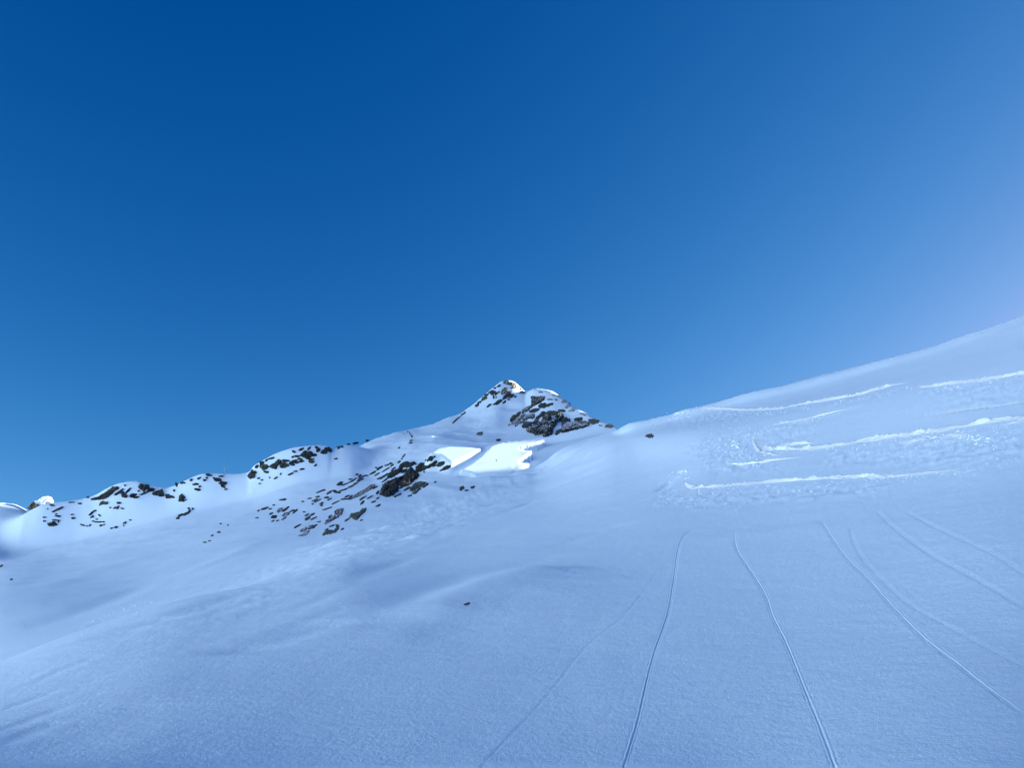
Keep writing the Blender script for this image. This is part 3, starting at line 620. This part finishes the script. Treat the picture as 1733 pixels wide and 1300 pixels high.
big(*Z8, [(400,405),(440,380),(520,360),(540,370),(500,400),(430,420)], 'short flat dark rock left below the teardrop rock on the right peak', name='rock')
big(*Z8, [(190,615),(200,590),(240,560),(330,490),(380,450),(460,440),(470,480),(440,510),(380,500),(330,530),(300,560),(240,580)], 'broad third rib from the top on the left side of the right peak', M_CLIFF, 'rock_rib', 'rock rib', rough=1.8)
big(*Z8, [(290,625),(320,570),(350,560),(400,570),(440,560),(420,600),(360,640),(310,640)], 'snow-speckled rock at the lower left foot of the right peak', rough=1.6)
big(*Z8, [(455,570),(490,510),(540,460),(600,410),(620,415),(600,450),(540,500),(520,560),(470,590)], 'slanting dark slab leaning on the left of the main cliff of the right peak', rough=1.4)
big(*Z8, [(355,680),(375,640),(450,620),(530,570),(590,540),(600,460),(640,420),(680,470),(740,500),(790,470),(820,430),(880,440),(895,480),(870,530),(800,570),(780,620),(740,660),(740,720),(700,750),(650,770),(600,775),(600,740),(540,745),(470,740),(420,715)],
    'main dark cliff in the middle of the right peak with a rounded overhanging foot', M_CLIFF, 'cliff', 'cliff', rough=1.8)
big(*Z8, [(665,410),(720,400),(830,415),(800,440),(740,455),(690,465),(675,440)], 'olive rock on top of the main cliff of the right peak', M_OLIVE, 'rock')
big(*Z8, [(860,700),(870,650),(900,600),(940,560),(990,540),(1000,570),(1060,570),(1150,560),(1210,550),(1290,570),(1270,600),(1210,630),(1130,650),(1040,670),(960,695),(890,708)], 'long low dark cliff along the lower right foot of the right peak', M_CLIFF, 'cliff', 'cliff', rough=1.6)
big(*Z8, [(870,520),(930,500),(1000,520),(980,545),(920,580),(880,600)], 'grey rock between the two dark cliffs of the right peak', name='rock', rough=1.6)
big(*Z8, [(1060,520),(1090,500),(1170,500),(1160,530),(1100,540),(1070,540)], 'flat grey rock just above the long low cliff of the right peak', name='rock', rough=1.5)
big(*Z8, [(1270,525),(1330,520),(1420,545),(1400,570),(1330,585),(1290,560)], 'brownish rock at the right end of the long low cliff of the right peak', M_OLIVE, 'rock')
big(*Z8, [(780,740),(800,690),(850,670),(840,710),(800,740)], 'small rock at the bottom between the two dark cliffs of the right peak', name='rock')
big(*Z8, [(820,385),(900,380),(920,400),(870,410),(840,405)], 'thin grey-green rock ledge in the upper right part of the right peak', M_OLIVE, 'rock')
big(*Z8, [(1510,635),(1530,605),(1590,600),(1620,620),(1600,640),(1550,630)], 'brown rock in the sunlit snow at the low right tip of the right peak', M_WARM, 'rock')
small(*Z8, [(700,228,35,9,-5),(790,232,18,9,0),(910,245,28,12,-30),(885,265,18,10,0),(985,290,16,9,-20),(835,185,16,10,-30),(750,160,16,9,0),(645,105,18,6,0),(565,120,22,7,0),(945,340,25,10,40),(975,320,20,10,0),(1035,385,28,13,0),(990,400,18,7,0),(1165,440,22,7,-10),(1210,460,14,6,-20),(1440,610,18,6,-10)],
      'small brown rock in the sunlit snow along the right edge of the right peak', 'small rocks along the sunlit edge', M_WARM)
Z9 = ((760, 620), 5.097)
small(*Z9, [(425,637,22,6,-5)], 'thin flat stone just above the bigger sunlit snow patch', None)
small(*Z9, [(110,1055,20,14,20)], 'larger of three little boulders below the sunlit snow patches', None)
small(*Z9, [(203,1045,14,9,15)], 'rightmost of three little boulders below the sunlit snow patches', None)
small(*Z9, [(150,1072,16,4,10)], 'thin stone between two little boulders below the sunlit snow patches', None)
small(((1050,520)), 2.537, [(125,553,18,7,10)], 'little green-brown rock on the snow near the crest right of the peak', None, M_OLIVE)
small((0,0), 1.0, [(791,1022.5,5.5,1.3,22)], 'lone small stone poking out of the smooth snow in the middle foreground', None, M_OLIVE)
small((0,0), 1.0, [(1.5,958.5,3,1.4,20)], 'tiny dark stone at the very left border, upper of two', None)
small((0,0), 1.0, [(19,981,2,1,20)], 'tiny dark stone near the left border, lower of two', None)
# the sunlit boulder at the far left, with its snow cap as a part
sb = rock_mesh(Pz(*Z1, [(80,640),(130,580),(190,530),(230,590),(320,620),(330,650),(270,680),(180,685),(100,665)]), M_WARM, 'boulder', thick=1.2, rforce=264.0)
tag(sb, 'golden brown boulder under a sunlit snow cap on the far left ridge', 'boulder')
capm = rock_mesh(Pz(*Z1, [(200,530),(270,510),(350,450),(430,445),(500,455),(540,530),(520,600),(430,610),(340,640),(310,620),(240,585)]), M_CHURN_LIT, 'snow_cap', thick=1.0, rforce=263.0)
if capm:
    capm.parent = sb; capm.location = capm.location-sb.location

# ------------------------------------------------------------------ ski tracks
def catmull(pts, n):
    p = np.array(pts, float); p = np.vstack([2*p[0]-p[1], p, 2*p[-1]-p[-2]]); out_ = []
    for i in range(1, len(p)-2):
        for t in np.linspace(0, 1, n, endpoint=False):
            out_.append(0.5*((2*p[i])+(-p[i-1]+p[i+1])*t+(2*p[i-1]-5*p[i]+4*p[i+1]-p[i+2])*t*t+(-p[i-1]+3*p[i]-3*p[i+1]+p[i+2])*t**3))
    out_.append(p[-2]); return np.array(out_)
def track(pts, half, prof, label, group, mat, name='ski_track', n=24, taper=(0.1, 0.1), wob=0.0, seed=1, lumpy=0.0):
    c = catmull(pts, n); P, r, _ = hit(c[:, 0], c[:, 1])
    # even steps in the world, small gaps only
    seg = np.hypot(np.diff(P[:, 0]), np.diff(P[:, 1])); s_ = np.concatenate([[0], np.cumsum(seg)]); m = max(30, min(900, int(s_[-1]/max(0.08, half*0.8))))
    q = np.linspace(0, s_[-1], m); x = np.interp(q, s_, P[:, 0]); y = np.interp(q, s_, P[:, 1])
    for _i in range(3): x[1:-1] = (x[:-2]+2*x[1:-1]+x[2:])/4; y[1:-1] = (y[:-2]+2*y[1:-1]+y[2:])/4
    tx = np.gradient(x); ty = np.gradient(y); L = np.hypot(tx, ty)+1e-9; nx, ny = -ty/L, tx/L
    u = q/s_[-1]; tp = np.clip(sst(0, taper[0], u)*sst(0, taper[1], 1-u), 0.02, 1)
    hr = half*(1+np.hypot(x, y)/16) if prof[len(prof)//2][1] < 0 else half*np.ones(m)
    w = hr*(0.55+0.45*tp)*(1+wob*vnoise(q/(half*9), q*0+seed, seed)); h = hr*tp*(1+wob*vnoise(q/(half*6), q*0+seed+5, seed+3))
    V = []
    for k, (o_, z_) in enumerate(prof):
        px_, py_ = x+nx*o_*w, y+ny*o_*w
        zz = ground(px_, py_)+z_*h
        if lumpy and 0 < k < len(prof)-1: zz = zz+lumpy*half*fbm(q/(half*1.1), q*0+k*1.7, 3, seed+k)*tp
        V.append(np.stack([px_, py_, zz], 1))
    if prof[len(prof)//2][1] < 0: CARVE.append((np.stack([x, y], 1), hr*tp))
    V = np.stack(V, 1); o = grid_object(name, V, mat)
    tag(o, label, 'ski track', group); return o
GROOVE = [(-2.4,-0.2),(-1.7,0.02),(-1.2,0.0),(-0.8,-0.1),(-0.45,-0.42),(-0.1,-0.52),(0.35,-0.45),(0.8,0.0),(1.2,0.20),(1.8,0.12),(2.4,0.02),(3.0,-0.2)]
FAINT = [(-2.4,-0.2),(-1.5,0.03),(-0.9,0.03),(-0.3,-0.33),(0.3,-0.33),(0.9,0.08),(1.5,0.04),(2.4,-0.2)]
CARVE = []; ZC = np.zeros_like(Z)
gN = 'thin ski tracks running down the near slope'
track([(1036,1440),(1050,1330),(1057,1296),(1080,1219),(1096,1148),(1110,1098),(1129,1043),(1140,983),(1147,933),(1159,906),(1192,884)], 0.0078, GROOVE, 'bold ski track curving down to the bottom edge, left one of the bold pair', gN, M_SNOW, taper=(0.01, 0.15), wob=0.35, lumpy=0.12)
track([(1245,889),(1247,928),(1275,972),(1297,1010),(1308,1043),(1330,1087),(1352,1142),(1374,1197),(1390,1236),(1410,1291),(1422,1330),(1445,1430)], 0.0078, GROOVE, 'bold ski track with a kinked top, right one of the bold pair', gN, M_SNOW, taper=(0.18, 0.01), wob=0.35, lumpy=0.12)
track([(1385,873),(1429,939),(1467,977),(1511,1027),(1566,1082),(1616,1120),(1671,1164),(1733,1208),(1800,1260),(1900,1330)], 0.0078, GROOVE, 'ski track slanting down to the lower right corner, boldest of the right fan', gN, M_SNOW, taper=(0.18, 0.01), wob=0.35, lumpy=0.12)
track([(1437,880),(1443,911),(1459,944),(1478,966),(1517,1005),(1550,1030),(1605,1060),(1660,1090),(1733,1128),(1800,1164),(1880,1210)], 0.0055, FAINT, 'faint ski track merging beside the boldest one of the right fan', gN, M_SNOW, taper=(0.18, 0.01), wob=0.35, lumpy=0.12)
track([(1473,856),(1522,900),(1577,939),(1638,972),(1687,999),(1733,1028),(1800,1068),(1900,1130)], 0.0075, FAINT, 'straight thin ski track reaching the right edge, second from the top', gN, M_SNOW, taper=(0.18, 0.01), wob=0.35, lumpy=0.12)
track([(1517,856),(1577,889),(1638,917),(1693,944),(1733,972),(1800,1016),(1900,1075)], 0.006, FAINT, 'faint uppermost thin ski track of the right fan', gN, M_SNOW, taper=(0.18, 0.01), wob=0.35, lumpy=0.12)
track([(740,1420),(800,1325),(818,1294),(862,1247),(923,1181),(994,1093),(1055,1043),(1099,988),(1121,955)], 0.0028, FAINT, 'faintest ski track, running down left to the bottom centre', gN, M_SNOW, taper=(0.01, 0.15), wob=0.35, lumpy=0.12)
BERM = [(-3.0,-0.4),(-2.0,0.06),(-1.3,0.22),(-0.8,0.5),(-0.3,0.85),(0.15,0.8),(0.6,0.35),(1.1,0.12),(1.8,0.05),(2.8,-0.4)]
gB = 'broad bright turn tracks cut across the upper right slope'
track([(1190,688.5),(1216,691),(1257,693.5),(1298,693),(1327.5,691),(1357,684.6),(1405,677),(1454,668),(1498,655.7),(1543,645.5)], 0.204, BERM, 'topmost bright turn track, starting at the skyline and bending up right', gB, M_CHURN_LIT, taper=(0.05,0.04), wob=0.45, lumpy=0.9)
track([(1550,654),(1583.5,653),(1628,646),(1669,641.5),(1733,631.5),(1800,622)], 0.144, BERM, 'bright turn track at the right edge just below the topmost one', gB, M_CHURN_LIT, taper=(0.3,0.02), wob=0.45, seed=2, lumpy=0.9)
track([(1290,752),(1305,759),(1342,760),(1383,757.7),(1424,753),(1461,745.5),(1509,739),(1572,730.6),(1628,722),(1672.6,714),(1733,705.8),(1800,697)], 0.156, BERM, 'longest bright turn track, curling at its left end', gB, M_CHURN_LIT, taper=(0.12,0.02), wob=0.63, seed=3, lumpy=0.9)
track([(1524,749),(1583.5,741),(1640,734)], 0.132, BERM, 'short bright streak directly under the longest turn track', gB, M_CHURN_LIT, taper=(0.3,0.3), wob=0.90, seed=4, lumpy=1.1)
track([(1322,752.5),(1350,751),(1382,750.5)], 0.108, BERM, 'tiny bright streak inside the left curl of the longest turn track', gB, M_CHURN_LIT, taper=(0.3,0.3), wob=0.90, seed=5)
track([(1227,782),(1253,786),(1286.7,782.6),(1320,778),(1350,773.7),(1379,769.5)], 0.096, BERM, 'short thin bright turn track between the longest and the lowest ones', gB, M_CHURN_LIT, taper=(0.3,0.3), wob=0.90, seed=6, lumpy=0.4)
track([(1160,818),(1168,824),(1190,824.8),(1231,822),(1275.5,818),(1320,814.5),(1372,811.5),(1416.5,808),(1461,806.7),(1505.6,806.7),(1557.5,801.5),(1620.6,794),(1665,789)], 0.114, BERM, 'lowest long bright turn track, hooked at its left end', gB, M_CHURN_LIT, taper=(0.04,0.25), wob=0.63, seed=7, lumpy=0.9)
track([(1250,742),(1290,728),(1316,718),(1372,707.6),(1424,694.6),(1470,684)], 0.096, BERM, 'soft bright streak right under the topmost turn track', gB, M_CHURN_LIT, taper=(0.4,0.4), wob=0.90, seed=8, lumpy=1.1)
track([(1698,719.5),(1733,712),(1790,702)], 0.120, BERM, 'short bright streak at the right edge under the longest turn track', gB, M_CHURN_LIT, taper=(0.4,0.02), wob=0.90, seed=9, lumpy=0.4)
track([(1285,735),(1276,748),(1290,765),(1330,772)], 0.072, BERM, 'soft curl of snow left of the longest turn track', gB, M_CHURN_LIT, taper=(0.3,0.3), wob=0.90, seed=10, lumpy=1.1)
track([(1560,703),(1640,692),(1733,680)], 0.014, FAINT, 'hair-thin line between the two right-edge turn tracks', gB, M_CHURN_LIT, taper=(0.3,0.02), wob=0.54, seed=11)

# ------------------------------------------------------------------ loose clumps thrown up by skis
rng = random.Random(11)
ico = [(-1,1.618,0),(1,1.618,0),(-1,-1.618,0),(1,-1.618,0),(0,-1,1.618),(0,1,1.618),(0,-1,-1.618),(0,1,-1.618),(1.618,0,-1),(1.618,0,1),(-1.618,0,-1),(-1.618,0,1)]
icf = [(0,11,5),(0,5,1),(0,1,7),(0,7,10),(0,10,11),(1,5,9),(5,11,4),(11,10,2),(10,7,6),(7,1,8),(3,9,4),(3,4,2),(3,2,6),(3,6,8),(3,8,9),(4,9,5),(2,4,11),(6,2,10),(8,6,7),(9,8,1)]
cv, cf = [], []
def clump(px_, py_, size_px):
    P, r, sk_ = hit([px_], [py_]); q = P[0]; s_ = size_px*r[0]/F*0.5/1.9
    if r[0] > 260: return
    b = len(cv); k = [rng.uniform(0.6, 1.25) for _ in range(12)]; fl = rng.uniform(0.5, 0.9)
    for (a_, b_, c_), kk in zip(ico, k): cv.append((q[0]+a_*s_*kk*1.15, q[1]+b_*s_*kk, q[2]+c_*s_*kk*fl+s_*0.3))
    for f in icf: cf.append(tuple(i+b for i in f))
def scatter(n, x0, y0, x1, y1, spread, s0, s1):
    for _ in range(int(n*1.5)):
        t = rng.random(); clump(x0+(x1-x0)*t+rng.gauss(0, spread*1.4), y0+(y1-y0)*t+rng.gauss(0, spread), rng.uniform(s0, s1)*(0.6+0.9*rng.random()**3))
scatter(90, 1170,832,1420,826, 6, 0.9, 2.0); scatter(70, 1110,848,1250,858, 6, 0.8, 1.8); scatter(60, 1420,818,1640,800, 4, 0.8, 1.6)
scatter(80, 1195,748,1260,775, 9, 1.0, 2.6); scatter(60, 1240,765,1300,785, 8, 1.0, 2.0); scatter(40, 1230,735,1320,720, 7, 0.9, 2.0)
scatter(80, 1440,768,1733,745, 9, 0.9, 2.2); scatter(50, 1540,752,1733,732, 5, 0.9, 2.2); scatter(30, 1630,740,1680,748, 5, 2.0, 4.0)
scatter(45, 1190,706,1320,700, 4, 0.8, 1.8); scatter(50, 1100,722,1185,700, 5, 0.9, 2.2); scatter(22, 1140,702,1190,691, 1.6, 1.8, 3.6)
scatter(30, 1560,662,1733,650, 5, 0.8, 1.8); scatter(25, 1125,820,1155,805, 6, 1.5, 3.2); scatter(30, 1640,790,1733,775, 6, 0.8, 1.6)
scatter(8, 1150,800,1162,798, 1.5, 3.0, 4.5); scatter(25, 1400,680,1480,668, 3, 0.7, 1.5); scatter(14, 1240,750,1244,755, 3, 2.5, 4.0)
scatter(40, 120,1068,260,1018, 5, 0.8, 1.8); scatter(40, 560,930,760,870, 14, 0.7, 1.6); scatter(20, 520,925,620,905, 5, 0.7, 1.6)
for (xx0, yy0, xx1, yy1) in [(1216,696,1330,696),(1330,694,1440,675),(1440,677,1540,652),(1580,658,1733,636),(1300,764,1420,758),(1420,758,1570,737),(1570,737,1733,713),(1235,787,1290,786),(1180,829,1460,812),(1460,811,1660,794),(1260,742,1320,722),(1320,722,1424,698)]:
    scatter(60, xx0, yy0+1.5, xx1, yy1+1.5, 2.6, 0.6, 1.7)
cl = link('snow_clumps', cv, cf, M_CHURN_LIT, smooth=True); cl['kind'] = 'stuff'
cl['label'] = 'loose clumps of churned snow beside the bright turn tracks'; cl['category'] = 'snow clumps'

# ------------------------------------------------------------------ man-made things on the ridge
def plain(name, col, rough=0.5, metal=0.0):
    m, t, b = nodes_mat(name); nz = N(t, 'ShaderNodeTexNoise', Scale=6.0, Detail=4.0)
    rp = N(t, 'ShaderNodeValToRGB'); rp.color_ramp.elements[0].color = tuple(c*0.7 for c in col)+(1,); rp.color_ramp.elements[1].color = tuple(min(1, c*1.2) for c in col)+(1,)
    t.links.new(nz.outputs['Fac'], rp.inputs[0]); t.links.new(rp.outputs[0], b.inputs['Base Color'])
    b.inputs['Roughness'].default_value = rough; b.inputs['Metallic'].default_value = metal; return m
M_DARK = plain('dark_painted_steel', (0.02, 0.035, 0.04)); M_GALV = plain('galvanised_steel', (0.42, 0.46, 0.52), 0.4, 0.3)
def tube(path, radii, n=12):
    V, Fc = [], []
    path = [Vector(p) for p in path]
    for i, p in enumerate(path):
        d = (path[min(i+1, len(path)-1)]-path[max(i-1, 0)]).normalized()
        a = d.orthogonal().normalized(); b = d.cross(a)
        for k in range(n):
            t = 2*math.pi*k/n; V.append(p+(a*math.cos(t)+b*math.sin(t))*radii[i])
    for i in range(len(path)-1):
        for k in range(n): Fc.append((i*n+k, i*n+(k+1) % n, (i+1)*n+(k+1) % n, (i+1)*n+k))
    Fc.append(tuple(range(n-1, -1, -1))); Fc.append(tuple((len(path)-1)*n+k for k in range(n)))
    return V, Fc
def join(parts):
    V, Fc = [], []
    for v, f in parts:
        b = len(V); V += v; Fc += [tuple(i+b for i in g) for g in f]
    return V, Fc
P0, r0_, _ = hit([695.5], [743.0]); P0 = P0[0]; u1 = r0_[0]/F          # metres per photo pixel there
rightv = Vector((math.cos(math.atan2(P0[0], P0[1])), -math.sin(math.atan2(P0[0], P0[1])), 0))
def at(px_, py_, dy=0.0):
    return rightv*((px_-695.5)*u1)+Vector((0, dy, -(py_-743.0)*u1))
bl = bpy.data.objects.new('blasting_tube', None); SC.collection.objects.link(bl); bl.location = Vector(P0)
tag(bl, 'small dark tube leaning left on a thin leg, on the ridge beside the peak', 'pipe')
v, f = tube([at(697.2,739.5), at(695.6,737.2), at(693.8,733.8), at(692,731.2), at(690.6,730.2)], [1.0*u1, 0.85*u1, 0.62*u1, 0.6*u1, 0.75*u1]); link('barrel', v, f, M_DARK, parent=bl)
v, f = tube([at(690.9,729.6), at(689.9,730.4), at(688.6,731.0)], [0.8*u1, 1.0*u1, 1.1*u1]); link('muzzle', v, f, M_DARK, parent=bl)
v, f = tube([at(697.6,736.8,0.3), at(696.6,741.0,0.3)], [0.95*u1, 1.25*u1]); link('gas_tank', v, f, M_DARK, parent=bl)
v, f = tube([at(689.4,731), at(689.2,744.5)], [0.22*u1, 0.22*u1], 8); link('leg', v, f, M_GALV, parent=bl)
v, f = tube([at(696.6,740.5), at(696.4,745.5)], [0.3*u1, 0.3*u1], 8); link('leg', v, f, M_GALV, parent=bl)
# mast on the skyline: slim lattice of three legs with rungs
Pm, rm_, _ = hit([379.0], [806.0]); Pm = Pm[0]; um = rm_[0]/F
ms = bpy.data.objects.new('mast', None); SC.collection.objects.link(ms); ms.location = Vector(Pm)
tag(ms, 'thin pale lattice mast standing on the skyline hump at the left', 'mast')
Hm = 20*um
for k in range(3):
    a = 2.1*k; v, f = tube([Vector((math.cos(a)*0.14, math.sin(a)*0.14, -0.4)), Vector((math.cos(a)*0.06, math.sin(a)*0.06, Hm))], [0.022, 0.018], 6); link('leg', v, f, M_GALV, parent=ms)
parts = []
for j in range(9):
    z = Hm*j/9; s1 = 0.14-0.08*j/9; z2 = Hm*(j+1)/9; s2 = 0.14-0.08*(j+1)/9
    for k in range(3):
        a, b = 2.1*k, 2.1*(k+1); parts.append(tube([Vector((math.cos(a)*s1, math.sin(a)*s1, z)), Vector((math.cos(b)*s2, math.sin(b)*s2, z2))], [0.012, 0.012], 5))
v, f = join(parts); link('bracing', v, f, M_GALV, parent=ms)
v, f = tube([Vector((0.0, 0, Hm-0.1)), Vector((0.0, 0, Hm+0.5))], [0.03, 0.02], 8); link('antenna', v, f, M_GALV, parent=ms)
# marker post on the sunlit snow
Pp, rp_, _ = hit([840.0], [782.5]); Pp = Pp[0]; up_ = rp_[0]/F
po = bpy.data.objects.new('marker_post', None); SC.collection.objects.link(po); po.location = Vector(Pp)
tag(po, 'short dark marker post throwing a thin shadow on the bigger sunlit snow patch', 'post')
v, f = tube([Vector((0, 0, -0.3)), Vector((0, 0, 3.0*up_))], [0.07, 0.06], 10); link('pole', v, f, M_DARK, parent=po)
v, f = tube([Vector((0, 0, 2.4*up_)), Vector((0, 0, 2.9*up_)), Vector((0, 0, 4.2*up_)), Vector((0, 0, 4.6*up_))], [0.06, 0.19, 0.2, 0.08], 10); link('head', v, f, M_DARK, parent=po)

# ------------------------------------------------------------------ press the ski grooves into the snow under their tracks
for L_, hw in CARVE:
    az_ = np.arctan2(L_[:, 0], L_[:, 1]); rr_ = np.hypot(L_[:, 0], L_[:, 1])
    for c0 in range(0, len(L_)-1, 25):
        seg = L_[c0:c0+27]
        if len(seg) < 2: continue
        a_ = az_[c0:c0+27]; q_ = rr_[c0:c0+27]
        i0, i1 = np.searchsorted(AZ, [a_.min()-0.02, a_.max()+0.02]); j0, j1 = np.searchsorted(RR, [q_.min()-0.3, q_.max()+0.3])
        if i1 <= i0 or j1 <= j0: continue
        sl = (slice(i0, i1), slice(j0, j1)); d_, _, _ = line_dist(X[sl], Y[sl], seg)
        h_ = float(hw[c0:c0+27].mean()); ZC[sl] = np.maximum(ZC[sl], h_*1.5*np.exp(-(d_/(h_*1.6))**2))
Z = Z-ZC

# ------------------------------------------------------------------ the snow itself
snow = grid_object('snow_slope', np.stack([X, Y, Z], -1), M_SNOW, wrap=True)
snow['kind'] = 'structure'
